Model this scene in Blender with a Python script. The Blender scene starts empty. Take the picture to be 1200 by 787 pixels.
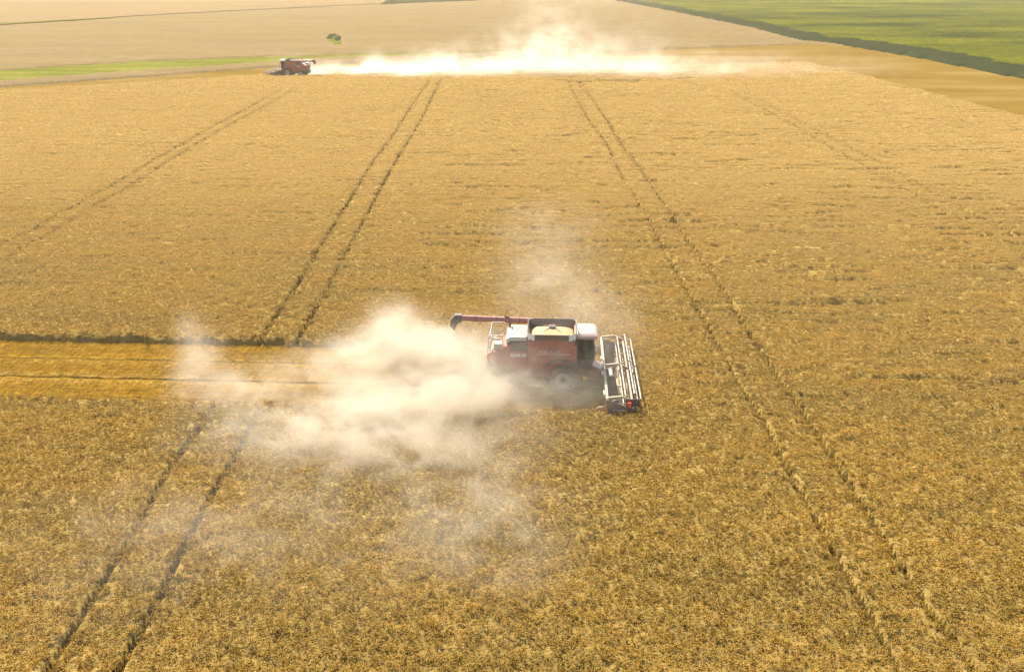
import bpy, math, random
import numpy as np
from mathutils import Vector, Matrix

R = math.radians
scn = bpy.context.scene
col = scn.collection

# ------------------------------------------------------------------ camera
CAM_H, PITCH, F = 28.1, 22.5, 1050.0          # metres, degrees down, focal length in pixels of a 1200 wide frame
cam = bpy.data.cameras.new('camera'); cam.lens = 31.5; cam.sensor_width = 36.0
cam.clip_start = 0.5; cam.clip_end = 20000
co = bpy.data.objects.new('camera', cam); col.objects.link(co)
co.location = (0, 0, CAM_H); co.rotation_euler = (R(90 - PITCH), 0, 0)
scn.camera = co

# ------------------------------------------------------------------ sky, sun, exposure
SUN_EL, SUN_AZ = 48.0, -28.0                 # azimuth measured from +Y (straight ahead), negative = left
w = bpy.data.worlds.new('World'); scn.world = w; w.use_nodes = True
nt = w.node_tree; bg = nt.nodes['Background']
sky = nt.nodes.new('ShaderNodeTexSky'); sky.sky_type = 'NISHITA'; sky.sun_disc = False
sky.sun_elevation = R(SUN_EL); sky.sun_rotation = R(SUN_AZ); sky.dust_density = 2.5; sky.air_density = 1.0
nt.links.new(sky.outputs[0], bg.inputs[0]); bg.inputs[1].default_value = 0.12
sd = Vector((math.sin(R(SUN_AZ)) * math.cos(R(SUN_EL)), math.cos(R(SUN_AZ)) * math.cos(R(SUN_EL)), math.sin(R(SUN_EL))))
sl = bpy.data.lights.new('sun', 'SUN'); sl.energy = 5.0; sl.angle = R(0.53); sl.color = (1.0, 0.90, 0.73)
so = bpy.data.objects.new('sun', sl); col.objects.link(so); so.rotation_euler = sd.to_track_quat('Z', 'Y').to_euler()
so.location = (0, 0, 60)
vs = scn.view_settings
scn.display_settings.display_device = 'sRGB'
vs.view_transform = 'Standard'; vs.look = 'None'; vs.gamma = 1; vs.use_curve_mapping = False
vs.exposure = 1.34
cy = scn.cycles
cy.max_bounces = 8; cy.diffuse_bounces = 3; cy.glossy_bounces = 2; cy.transmission_bounces = 4
cy.volume_bounces = 3; cy.transparent_max_bounces = 8
cy.volume_step_rate = 1.0; cy.volume_max_steps = 256
cy.use_denoising = True

# ------------------------------------------------------------------ picture-to-ground measuring (used to survey the field lines)
CT, ST, TT = math.cos(R(PITCH)), math.sin(R(PITCH)), math.tan(R(PITCH))
def gp(px, py, H=0.0):
    h = CAM_H - H
    z = F * h / (CT * (py - 393.5 + F * TT))
    return ((px - 600) / F * z, (z - h * ST) / CT)
def poly(pts, H=0.0): return np.array([gp(x, y, H) for x, y in pts])

# ------------------------------------------------------------------ numpy noise
def _h(ix, iy, s):
    n = (ix.astype(np.int64) * 374761393 + iy.astype(np.int64) * 668265263 + s * 1442695041) & 0x7fffffff
    n = ((n ^ (n >> 13)) * 1274126177) & 0x7fffffff
    n = (n ^ (n >> 16)) & 0xffff
    return n / 65535.0
def vnoise(x, y, s=0):
    ix, iy = np.floor(x), np.floor(y); fx, fy = x - ix, y - iy
    fx = fx * fx * (3 - 2 * fx); fy = fy * fy * (3 - 2 * fy)
    a = _h(ix, iy, s); b = _h(ix + 1, iy, s); c = _h(ix, iy + 1, s); d = _h(ix + 1, iy + 1, s)
    return (a * (1 - fx) + b * fx) * (1 - fy) + (c * (1 - fx) + d * fx) * fy
def fbm(x, y, s=0, o=3):
    v = 0; a = 0.5; t = 0
    for k in range(o):
        v = v + a * vnoise(x, y, s + k * 17); t += a; a *= .5; x = x * 2.03 + 5.1; y = y * 2.01 + 3.7
    return v / t
def sstep(a, b, x):
    t = np.clip((x - a) / (b - a), 0, 1); return t * t * (3 - 2 * t)
def inpoly(x, y, P):
    ins = np.zeros(x.shape, bool); n = len(P)
    for i in range(n):
        x0, y0 = P[i]; x1, y1 = P[(i + 1) % n]
        if y0 == y1: continue
        c = ((y0 > y) != (y1 > y)) & (x < (x1 - x0) * (y - y0) / (y1 - y0) + x0)
        ins ^= c
    return ins
def pdist(x, y, P, closed=False):
    d = np.full(x.shape, 1e9); n = len(P)
    for i in range(n if closed else n - 1):
        a = P[i]; b = P[(i + 1) % n]; vx, vy = b - a; L = vx * vx + vy * vy + 1e-9
        t = np.clip(((x - a[0]) * vx + (y - a[1]) * vy) / L, 0, 1)
        d = np.minimum(d, np.hypot(x - a[0] - t * vx, y - a[1] - t * vy))
    return d

# ------------------------------------------------------------------ field survey
TRACKS = [poly(t, .4) for t in [
    [(503.7,94),(483,124),(463,156),(435,194),(412,232),(382,280),(345,340),(312,390),(270,452),(235,500),(192,560),(165,612),(110,700),(55,787),(-20,905),(-120,1060)],
    [(518.5,90),(495,138.5),(468,184),(458,199.5),(432.6,248),(416,278),(385,337),(355,390),(318,452),(285,520),(262,558),(240,594),(192,690),(140,787),(85,905),(10,1060)],
    [(664.5,94),(681,125.6),(696,150),(709,166),(729,207),(744.6,232),(761,258),(777.6,295),(791.6,317),(808,346),(831,387),(849,417),(866.6,450),(884,478),(900,504),(925,554),(954,604),(987.5,667),(1016.7,717),(1048,775),(1100,880),(1200,1080)],
    [(677,94),(696,120.5),(714,146),(727,169),(750,199),(765,222),(785,250),(808,286),(831,315.6),(854,351),(872,382),(892,415),(912,443),(935,476),(954,504),(1000,575),(1042,642),(1083,704),(1117,750),(1142,783),(1215,880),(1350,1060)],
    [(860,110),(930,148),(990,184),(1037,211),(1082,236),(1123,260),(1153,277),(1198,301),(1300,359),(1500,475)],
    [(875,110),(945,148),(1005,179),(1051.5,203.7),(1082,221),(1118.6,241),(1159,264),(1200,283),(1310,338),(1520,445)],
    [(330,105),(290,128),(236,157),(175.5,192),(127,221),(91.5,240),(40.7,269.5),(2.5,288.6),(-100,350),(-300,470)],
    [(345,105),(302,130),(250,158),(190.7,194.5),(150,221),(114,240),(81,262),(38,287),(2.5,305),(-100,368),(-300,490)],
]]
TRACK_DEPTH = [1, 1, .85, 1, .95, .85, .85, .9]
HEAD = R(-3.0)                                # the near combine's heading (to the right, slightly towards the viewer)
OX, OY = 3.70, 59.1                           # its front axle
def loc2w(x, y): return (OX + x * math.cos(HEAD) - y * math.sin(HEAD), OY + x * math.sin(HEAD) + y * math.cos(HEAD))
HALF = 5.45
NEAR_CUT = np.array([loc2w(-140, -HALF), loc2w(4.1, -HALF), loc2w(4.1, HALF), loc2w(-140, HALF)])
WALL_LINE = [(-420,133),(-200,117),(0,102.5),(190,89),(320,79),(600,65),(800,57.5),(950,51.5),(995,54)]
FAR_CUT = poly(WALL_LINE + [(1075,67.5),(1200,92.5),(1500,160),(1500,225),(1200,141),(1017,92),(945,75),(850,77),(600,83.5),(323,92),(321,89),(190,97.5),(0,109),(-200,124),(-420,141)])
WALL = poly(WALL_LINE)
GRASS = poly([(-420,108),(-200,94),(0,83.5),(160,73),(320,67),(520,62.3),(640,58.8),(640,60),(530,65.5),(440,67),(360,70),(280,76.5),(150,85),(0,96),(-200,111),(-420,126)])
HOLLOW = poly([(382.5,46),(387,41.2),(393,41),(399,44),(400.5,54.5),(394,54),(387,50.5)])
GREEN_EDGE = [(300,-35),(560,-24),(640,-12),(715,0),(780,12.5),(880,33),(937,48),(995,54),(1075,67.5),(1200,92.5),(1500,160)]
GREEN = poly(GREEN_EDGE + [(2600,160),(2600,-20),(900,-37),(500,-38)])
def crop_mask(x, y):
    """0 in cut ground / grass, 1 in standing wheat"""
    m = np.ones(x.shape, bool)
    for P in (NEAR_CUT, FAR_CUT, GRASS, HOLLOW, GREEN): m &= ~inpoly(x, y, P)
    return m
def ripple(x, y):
    """wind-laid waves lying across the view: each wave climbs slowly and drops sharply on the near side"""
    wy = y + 7.0 * fbm(x / 34, y / 16, 5, 3) + 1.6 * fbm(x / 5, y / 3, 6, 2)
    zone = sstep(62, 95, y) * (1 - .35 * sstep(210, 290, y)) * (0.42 + .58 * sstep(-40, 10, x)) + .10 + .60 * sstep(4, 22, x) * sstep(42, 62, y)
    zone = np.clip(zone, 0, 1)
    ph = wy / 2.3; fr = ph - np.floor(ph)
    am = sstep(.40, .66, fbm(x / 6.5, wy / 2.3, 21, 3))
    ph2 = (wy + 2.0 * fbm(x / 11, y / 6, 8, 2)) / 1.15; fr2 = ph2 - np.floor(ph2)
    am2 = sstep(.42, .68, fbm(x / 3.5, wy / 1.3, 23, 3))
    hollow = sstep(.60, .74, fbm(x / 5, y / 2.6, 41, 3)) * .5
    return zone * (.56 * am * (.5 + .5 * sstep(.3, .6, fbm(x / 1.2, y / 1.2, 27, 2))) * ((1 - fr) * sstep(0, .08, fr) - .5) + .42 * am2 * ((1 - fr2) - .5)) - .10 * hollow
def height(x, y):
    h = .70 + .10 * (fbm(x / 3.2, y / 2.2, 7, 3) - .5) + .25 * (fbm(x / .75, y / .5, 9, 2) - .5) * (1 - .8 * sstep(70, 150, y)) + ripple(x, y)
    return np.maximum(h, .16)

# ------------------------------------------------------------------ materials
def srgb(r, g, b):
    f = lambda c: (c / 255 / 12.92) if c / 255 <= .04045 else ((c / 255 + .055) / 1.055) ** 2.4
    return (f(r), f(g), f(b), 1)
def newmat(name):
    m = bpy.data.materials.new(name); m.use_nodes = True; t = m.node_tree; t.nodes.clear()
    o = t.nodes.new('ShaderNodeOutputMaterial'); return m, t, o
def N(t, kind, **kw):
    n = t.nodes.new(kind)
    for k, v in kw.items():
        if k.startswith('_'): setattr(n, k[1:], v)
        else: n.inputs[k.replace('__', ' ')].default_value = v
    return n
def noise(t, scale, vec=None, detail=4, rough=.55):
    n = N(t, 'ShaderNodeTexNoise', Scale=scale, Detail=detail, Roughness=rough)
    if vec: t.links.new(vec, n.inputs['Vector'])
    return n.outputs['Fac']
def ramp(t, fac, stops):
    r = t.nodes.new('ShaderNodeValToRGB'); e = r.color_ramp.elements
    e[0].position, e[0].color = stops[0]; e[1].position, e[1].color = stops[-1]
    for p, c in stops[1:-1]:
        x = e.new(p); x.color = c
    t.links.new(fac, r.inputs[0]); return r.outputs[0]
def mixc(t, fac, a, b, mode='MIX'):
    m = t.nodes.new('ShaderNodeMix'); m.data_type = 'RGBA'; m.blend_type = mode
    for i, v in ((0, fac), (6, a), (7, b)):
        if hasattr(v, 'is_linked') or hasattr(v, 'links'): t.links.new(v, m.inputs[i])
        else: m.inputs[i].default_value = v
    return m.outputs[2]
def math_(t, op, a, b=0.0, clamp=False):
    m = t.nodes.new('ShaderNodeMath'); m.operation = op; m.use_clamp = clamp
    for i, v in ((0, a), (1, b)):
        if hasattr(v, 'links'): t.links.new(v, m.inputs[i])
        else: m.inputs[i].default_value = v
    return m.outputs[0]
def pos(t): return t.nodes.new('ShaderNodeNewGeometry').outputs['Position']
def mapped(t, v, sc, rot=(0,0,0), loc=(0,0,0)):
    m = t.nodes.new('ShaderNodeMapping'); m.inputs['Scale'].default_value = sc; m.inputs['Rotation'].default_value = rot; m.inputs['Location'].default_value = loc
    t.links.new(v, m.inputs['Vector']); return m.outputs[0]

def paint(name, rgb, rough=.45, metal=0.0, dust=.35, dustcol=(.42, .31, .19, 1), spec=.5):
    m, t, o = newmat(name); b = N(t, 'ShaderNodeBsdfPrincipled', Roughness=rough, Metallic=metal)
    tc = t.nodes.new('ShaderNodeTexCoord').outputs['Object']
    f = math_(t, 'MULTIPLY', noise(t, 1.7, tc, 6, .65), dust * 1.9, True)
    c = mixc(t, f, (*rgb, 1), dustcol)
    t.links.new(c, b.inputs['Base Color'])
    t.links.new(math_(t, 'ADD', math_(t, 'MULTIPLY', f, .4), rough), b.inputs['Roughness'])
    b.inputs['Specular IOR Level'].default_value = spec
    t.links.new(b.outputs[0], o.inputs[0]); return m

def wheat_mat(name, lo, hi, trans=.35, sunlit=None):
    """straw and ears: colour varies over the field (greener areas, far side with painted sunlight), per clump and per stalk"""
    m, t, o = newmat(name); p = pos(t)
    f1 = noise(t, .9, mapped(t, p, (1, 1, .2)), 3)
    c = ramp(t, f1, [(.32, lo), (.68, hi)])
    g = noise(t, 1.0, mapped(t, p, (.075, .16, .05)), 4, .6)
    gm = ramp(t, g, [(.42, (0, 0, 0, 1)), (.66, (.75, .75, .75, 1))])
    c = mixc(t, gm, c, (.34, .235, .05, 1))
    oi = t.nodes.new('ShaderNodeObjectInfo').outputs['Random']
    c = mixc(t, math_(t, 'MULTIPLY', oi, .30), c, (.25, .165, .06, 1))
    # grazing sunlight put into the colour: crop paler towards the far side
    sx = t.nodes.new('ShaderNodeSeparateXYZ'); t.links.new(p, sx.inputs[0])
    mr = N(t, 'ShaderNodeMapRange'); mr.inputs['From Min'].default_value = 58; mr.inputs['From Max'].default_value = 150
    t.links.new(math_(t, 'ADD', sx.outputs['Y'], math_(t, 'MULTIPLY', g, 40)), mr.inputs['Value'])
    if sunlit: c = mixc(t, math_(t, 'MULTIPLY', mr.outputs[0], .85), c, sunlit)
    isl = t.nodes.new('ShaderNodeNewGeometry').outputs['Random Per Island']
    c = mixc(t, ramp(t, isl, [(.05, (.36, .36, .36, 1)), (.55, (0, 0, 0, 1))]), c, (.19, .125, .035, 1))
    d = N(t, 'ShaderNodeBsdfDiffuse'); tr = N(t, 'ShaderNodeBsdfTranslucent'); mx = N(t, 'ShaderNodeMixShader', Fac=trans)
    t.links.new(c, d.inputs[0]); t.links.new(c, tr.inputs[0])
    t.links.new(d.outputs[0], mx.inputs[1]); t.links.new(tr.outputs[0], mx.inputs[2]); t.links.new(mx.outputs[0], o.inputs[0])
    return m
M = {}
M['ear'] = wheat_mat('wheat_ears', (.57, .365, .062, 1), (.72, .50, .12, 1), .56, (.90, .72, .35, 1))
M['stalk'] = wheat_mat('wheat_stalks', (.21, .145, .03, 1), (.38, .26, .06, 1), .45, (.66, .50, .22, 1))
M['stubble_straw'] = wheat_mat('stubble_straw', (.42, .25, .022, 1), (.58, .36, .055, 1), .3)

def sheet_mat(name, c0, c1, c2, far=0.0, bump=.3):
    m, t, o = newmat(name); p = pos(t)
    f1 = noise(t, 1.0, mapped(t, p, (.16, .9, 1) if far else (1.4, 2.6, 1)), 8, .75)
    c = ramp(t, f1, [(.32, c0), (.5, c1), (.68, c2)])
    g = noise(t, 1.0, mapped(t, p, (.012, .05, .05)), 5, .6)
    c = mixc(t, ramp(t, g, [(.4, (0, 0, 0, 1)), (.62, (.55, .55, .55, 1))]), c, tuple(v * .80 for v in c1[:3]) + (1,))
    b = N(t, 'ShaderNodeBsdfDiffuse'); t.links.new(c, b.inputs[0])
    bp = N(t, 'ShaderNodeBump', Strength=bump, Distance=.35)
    t.links.new(noise(t, 1.0, mapped(t, p, (1.1, 3.2, 1)), 7, .7), bp.inputs['Height']); t.links.new(bp.outputs[0], b.inputs['Normal'])
    t.links.new(b.outputs[0], o.inputs[0]); return m
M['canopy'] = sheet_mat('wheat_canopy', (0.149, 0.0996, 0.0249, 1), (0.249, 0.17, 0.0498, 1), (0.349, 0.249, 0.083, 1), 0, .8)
M['farcanopy'] = sheet_mat('pale_ripe_canopy', (0.0996, 0.0706, 0.0299, 1), (0.162, 0.118, 0.0556, 1), (0.207, 0.154, 0.078, 1), 1, .5)

def stubble_mat():
    m, t, o = newmat('stubble_ground'); p = pos(t)
    q = mapped(t, p, (1, 1, 1), (0, 0, -HEAD))
    # local strip coordinate across the swath
    sub = N(t, 'ShaderNodeVectorMath', _operation='SUBTRACT'); sub.inputs[1].default_value = (OX, OY, 0); t.links.new(p, sub.inputs[0])
    rt = N(t, 'ShaderNodeVectorRotate', _rotation_type='Z_AXIS', Angle=-HEAD); t.links.new(sub.outputs[0], rt.inputs['Vector'])
    sx = t.nodes.new('ShaderNodeSeparateXYZ'); t.links.new(rt.outputs[0], sx.inputs[0])
    f1 = noise(t, 1.0, mapped(t, rt.outputs[0], (1.2, 5.5, 1)), 6, .7)
    c = ramp(t, f1, [(.3, (0.166, 0.0913, 0.00996, 1)), (.5, (0.274, 0.158, 0.0149, 1)), (.72, (0.365, 0.224, 0.0332, 1))])
    wob = math_(t, 'MULTIPLY', math_(t, 'SUBTRACT', noise(t, .35, p, 2), .5), .6)
    yy = math_(t, 'ADD', sx.outputs['Y'], wob)
    near = math_(t, 'LESS_THAN', math_(t, 'ABSOLUTE', sx.outputs['Y']), 5.6)
    for y0, wd, cc, st in ((2.2, .30, (.045, .034, .012, 1), .9), (-1.15, .30, (.035, .026, .010, 1), 1.0), (-.60, .35, (.42, .31, .14, 1), .5), (-1.85, .5, (.45, .32, .11, 1), .45), (1.6, .5, (.42, .29, .09, 1), .4), (-3.0, .3, (.10, .07, .025, 1), .6), (.4, .3, (.16, .10, .03, 1), .5), (3.8, .3, (.12, .08, .02, 1), .5), (-4.2, .3, (.12, .085, .025, 1), .5)):
        a = math_(t, 'DIVIDE', math_(t, 'ABSOLUTE', math_(t, 'SUBTRACT', yy, y0)), wd)
        k = math_(t, 'SUBTRACT', 1.0, a, True)
        k = math_(t, 'MULTIPLY', k, st * 1.5, True)
        k = math_(t, 'MULTIPLY', math_(t, 'MULTIPLY', k, near), ramp(t, noise(t, 1.0, mapped(t, rt.outputs[0], (.5, 2.5, 1)), 5, .7), [(.30, (.25, .25, .25, 1)), (.5, (1, 1, 1, 1))]))
        c = mixc(t, k, c, cc)
    b = N(t, 'ShaderNodeBsdfDiffuse'); t.links.new(c, b.inputs[0])
    bp = N(t, 'ShaderNodeBump', Strength=.7, Distance=.12); t.links.new(f1, bp.inputs['Height']); t.links.new(bp.outputs[0], b.inputs['Normal'])
    t.links.new(b.outputs[0], o.inputs[0]); return m
M['stubble'] = stubble_mat()

def far_stubble_mat():
    m, t, o = newmat('far_stubble'); p = pos(t)
    f1 = noise(t, 1.0, mapped(t, p, (.02, .075, 1), (0, 0, R(14))), 6, .6)
    f2 = noise(t, 1.3, p, 5, .7)
    c = ramp(t, f1, [(.32, (0.108, 0.0647, 0.00996, 1)), (.5, (0.149, 0.0954, 0.0199, 1)), (.7, (0.207, 0.145, 0.0539, 1))])
    c = mixc(t, math_(t, 'MULTIPLY', f2, .5), c, (0.133, 0.0871, 0.0208, 1))
    b = N(t, 'ShaderNodeBsdfDiffuse'); t.links.new(c, b.inputs[0]); t.links.new(b.outputs[0], o.inputs[0]); return m
M['farstubble'] = far_stubble_mat()

def green_mat(name, dark, mid, yel, sc=(.014, .034, 1), rot=-14, lo=.36, hi=.66):
    m, t, o = newmat(name); p = pos(t)
    f1 = noise(t, 1.0, mapped(t, p, sc, (0, 0, R(rot))), 6, .62)
    f2 = noise(t, .55, p, 6, .7)
    c = mixc(t, f2, dark, mid)
    bl = math_(t, 'MULTIPLY', ramp(t, f1, [(lo, (0, 0, 0, 1)), (hi, (1, 1, 1, 1))]), math_(t, 'MULTIPLY', ramp(t, f2, [(.35, (.35, .35, .35, 1)), (.6, (1, 1, 1, 1))]), 1.0))
    c = mixc(t, bl, c, yel)
    b = N(t, 'ShaderNodeBsdfDiffuse'); t.links.new(c, b.inputs[0])
    t.links.new(b.outputs[0], o.inputs[0]); return m
M['green'] = green_mat('flowering_green_crop', (0.0133, 0.0216, 0.00498, 1), (0.0299, 0.0398, 0.00747, 1), (0.116, 0.116, 0.00498, 1))
M['greenhead'] = green_mat('green_headland_and_rim_shade', (0.0149, 0.0216, 0.00913, 1), (0.0266, 0.0349, 0.0149, 1), (0.0747, 0.083, 0.0249, 1), (.02, .1, 1), -14, .6, .8)
M['grass'] = green_mat('grass', (0.0581, 0.0706, 0.00996, 1), (0.108, 0.112, 0.0133, 1), (0.166, 0.158, 0.0291, 1), (.03, .2, 1), 10)
M['weeds'] = green_mat('weeds', (0.0166, 0.0332, 0.0083, 1), (0.083, 0.0996, 0.0124, 1), (0.158, 0.158, 0.0149, 1), (.12, .25, 1), 10, .4, .6)
def soil():
    m, t, o = newmat('field_soil'); p = pos(t)
    c = ramp(t, noise(t, .004, mapped(t, p, (1, 2.5, 1)), 5), [(.35, (0.124, 0.0913, 0.0456, 1)), (.5, (0.154, 0.116, 0.0598, 1)), (.7, (0.116, 0.0996, 0.0498, 1))])
    c = mixc(t, noise(t, 3, p, 6, .7), c, (0.183, 0.124, 0.0581, 1))
    b = N(t, 'ShaderNodeBsdfDiffuse'); t.links.new(c, b.inputs[0]); t.links.new(b.outputs[0], o.inputs[0]); return m
M['soil'] = soil()
M['rut'] = sheet_mat('shaded_rut_soil', (.04, .026, .006, 1), (.065, .043, .010, 1), (.12, .085, .025, 1), 0, .6)  # dark track soil, with the standing crop's shade put into its colour

# ------------------------------------------------------------------ object helpers
def tag(o, label=None, cat=None, group=None, kind=None):
    if label: o['label'] = label
    if cat: o['category'] = cat
    if group: o['group'] = group
    if kind: o['kind'] = kind
    return o
def mesh_np(name, verts, faces, mats, parent=None, fmat=None, smooth=False):
    me = bpy.data.meshes.new(name)
    verts = np.asarray(verts, dtype=np.float32); faces = np.asarray(faces, dtype=np.int32)
    k = faces.shape[1]
    me.vertices.add(len(verts)); me.vertices.foreach_set('co', verts.ravel())
    me.loops.add(faces.size); me.loops.foreach_set('vertex_index', faces.ravel())
    me.polygons.add(len(faces)); me.polygons.foreach_set('loop_start', np.arange(0, faces.size, k, dtype=np.int32))
    me.polygons.foreach_set('loop_total', np.full(len(faces), k, dtype=np.int32))
    if fmat is not None: me.polygons.foreach_set('material_index', np.asarray(fmat, dtype=np.int32))
    if smooth: me.polygons.foreach_set('use_smooth', np.ones(len(faces), bool))
    me.update(calc_edges=True); me.validate()
    for m in mats: me.materials.append(m)
    o = bpy.data.objects.new(name, me)
    if parent != 'nolink': col.objects.link(o)
    return o

# ------------------------------------------------------------------ base ground
g = mesh_np('ground', [(-4000, -300, -.06), (4000, -300, -.06), (4000, 5500, -.06), (-4000, 5500, -.06)], [(0, 1, 2, 3)], [M['soil']])
tag(g, kind='structure')
def flat(name, P, z, mat, **kw):
    me = bpy.data.meshes.new(name); me.from_pydata([(x, y, z) for x, y in P], [], [list(range(len(P)))]); me.materials.append(mat)
    o = bpy.data.objects.new(name, me); col.objects.link(o); tag(o, **kw); return o
flat('stubble_strip', NEAR_CUT, 0.0, M['stubble'], kind='structure', label='orange cut stubble strip left behind the near harvester')
flat('stubble_field', FAR_CUT, 0.0, M['farstubble'], kind='structure', label='harvested orange stubble beside the green field')

# ------------------------------------------------------------------ crop clumps (one square of plants each, used as instances)
def clump(name, n_ear, n_st, size, ztop, depth, earlen, earw, seed, mats, flop=1.0):
    rng = np.random.default_rng(seed); V = []; Fc = []; fm = []
    def add(vs, fs, mi):
        b = len(V); V.extend(vs); Fc.extend([[b + i for i in f] for f in fs]); fm.extend([mi] * len(fs))
    for i in range(n_st):
        x, y = rng.uniform(-size / 2, size / 2, 2) * 1.05; a = rng.uniform(0, 2 * math.pi); l = rng.uniform(.0, .16); w_ = rng.uniform(.006, .014)
        top = ztop - rng.uniform(0, .10); dx, dy = math.cos(a) * l, math.sin(a) * l; px_, py_ = -math.sin(a) * w_, math.cos(a) * w_
        add([(x - px_, y - py_, top - depth), (x + px_, y + py_, top - depth), (x + dx, y + dy, top)], [(0, 1, 2)], 1)
    nt_ = max(3, n_ear // 5); tuft = rng.uniform(-size / 2, size / 2, (nt_, 2)) * 1.05; tz = rng.uniform(-.07, .05, nt_)
    for i in range(n_ear):
        tk = i % nt_; x, y = tuft[tk] + rng.normal(0, .042, 2); a = rng.uniform(0, 2 * math.pi); el = rng.normal(.35, .55) * flop
        L = earlen * rng.uniform(.7, 1.25); W = earw * rng.uniform(.8, 1.25)
        d = np.array([math.cos(a) * math.cos(el), math.sin(a) * math.cos(el), math.sin(el)])
        s = np.array([-math.sin(a), math.cos(a), 0]); u = np.cross(d, s)
        c = np.array([x, y, ztop + tz[tk] + rng.uniform(-.09, .0)])
        p0 = c - d * L / 2; p1 = c + d * L / 2; m = c - d * L * .05
        add([tuple(p0), tuple(p1), tuple(m + s * W), tuple(m - s * W * .5 + u * W * .87), tuple(m - s * W * .5 - u * W * .87)],
            [(0, 2, 3), (0, 3, 4), (0, 4, 2), (1, 3, 2), (1, 4, 3), (1, 2, 4)], 0)
    return mesh_np(name, V, Fc, mats, 'nolink', fm)
WC = bpy.data.collections.new('wheat_plants')
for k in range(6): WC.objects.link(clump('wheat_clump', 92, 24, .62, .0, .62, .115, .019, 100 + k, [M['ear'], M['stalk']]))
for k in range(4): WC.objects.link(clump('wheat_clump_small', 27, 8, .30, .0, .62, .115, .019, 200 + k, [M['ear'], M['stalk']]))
SC = bpy.data.collections.new('stubble_plants')
def stub_clump(seed):
    rng = np.random.default_rng(seed); V = []; Fc = []
    for r_ in range(4):
        for i in range(16):
            x = rng.uniform(-.32, .32); y = -.24 + r_ * .16 + rng.normal(0, .015); h = rng.uniform(.07, .15); a = rng.uniform(0, 6.3); w_ = .010; b = len(V)
            lx, ly = rng.normal(0, .03, 2)
            V += [(x - w_ * math.cos(a), y - w_ * math.sin(a), -.02), (x + w_ * math.cos(a), y + w_ * math.sin(a), -.02), (x + lx, y + ly, h)]; Fc.append([b, b + 1, b + 2])
    for i in range(34):
        x, y = rng.uniform(-.34, .34, 2); a = rng.normal(0, .9); L = rng.uniform(.08, .28); z = rng.uniform(.02, .10); w_ = rng.uniform(.008, .016); b = len(V)
        V += [(x - L * math.cos(a) + w_ * math.sin(a), y - L * math.sin(a) - w_ * math.cos(a), z), (x - L * math.cos(a) - w_ * math.sin(a), y - L * math.sin(a) + w_ * math.cos(a), z + .02), (x + L * math.cos(a), y + L * math.sin(a), z + rng.uniform(-.02, .05))]
        Fc.append([b, b + 1, b + 2])
    return mesh_np('stubble_clump', V, Fc, [M['stubble_straw']], 'nolink')
for k in range(5): SC.objects.link(stub_clump(300 + k))

def scatter_nodes(name, coll):
    ng = bpy.data.node_groups.new(name, 'GeometryNodeTree')
    ng.interface.new_socket('Geometry', in_out='INPUT', socket_type='NodeSocketGeometry')
    ng.interface.new_socket('Geometry', in_out='OUTPUT', socket_type='NodeSocketGeometry')
    gi = ng.nodes.new('NodeGroupInput'); go = ng.nodes.new('NodeGroupOutput')
    def attr(nm, ty):
        a = ng.nodes.new('GeometryNodeInputNamedAttribute'); a.data_type = ty; a.inputs['Name'].default_value = nm; return a.outputs['Attribute']
    ci = ng.nodes.new('GeometryNodeCollectionInfo'); ci.inputs['Collection'].default_value = coll
    ci.inputs['Separate Children'].default_value = True; ci.inputs['Reset Children'].default_value = True
    ip = ng.nodes.new('GeometryNodeInstanceOnPoints'); ip.inputs['Pick Instance'].default_value = True
    ng.links.new(gi.outputs[0], ip.inputs['Points']); ng.links.new(attr('is_plant', 'BOOLEAN'), ip.inputs['Selection'])
    ng.links.new(ci.outputs[0], ip.inputs['Instance']); ng.links.new(attr('pick', 'INT'), ip.inputs['Instance Index'])
    ng.links.new(attr('turn', 'FLOAT_VECTOR'), ip.inputs['Rotation']); ng.links.new(attr('size', 'FLOAT_VECTOR'), ip.inputs['Scale'])
    jn = ng.nodes.new('GeometryNodeJoinGeometry')
    ng.links.new(gi.outputs[0], jn.inputs[0]); ng.links.new(ip.outputs[0], jn.inputs[0]); ng.links.new(jn.outputs[0], go.inputs[0])
    return ng
def planted(name, V, Fq, mat, P, rot, size, npick, coll, seed=1, smooth=True, small=None):
    """a sheet mesh plus loose vertices that carry plants"""
    n = len(V); allv = np.vstack([V, P]) if len(P) else V
    o = mesh_np(name, allv, Fq, [mat], smooth=smooth)
    me = o.data
    if len(P):
        rng = np.random.default_rng(seed); tot = len(allv)
        a = me.attributes.new('is_plant', 'BOOLEAN', 'POINT'); s = np.zeros(tot, bool); s[n:] = True; a.data.foreach_set('value', s)
        a = me.attributes.new('pick', 'INT', 'POINT'); s = rng.integers(0, npick, tot).astype(np.int32)
        if small is not None: s[n:][small] = npick + rng.integers(0, 4, small.sum())
        a.data.foreach_set('value', s)
        a = me.attributes.new('turn', 'FLOAT_VECTOR', 'POINT'); s = np.zeros((tot, 3), np.float32); s[n:] = rot; a.data.foreach_set('vector', s.ravel())
        a = me.attributes.new('size', 'FLOAT_VECTOR', 'POINT'); s = np.ones((tot, 3), np.float32); s[n:] = size; a.data.foreach_set('vector', s.ravel())
        md = o.modifiers.new('plants', 'NODES'); md.node_group = scatter_nodes(name + '_plants', coll)
    return o
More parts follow.
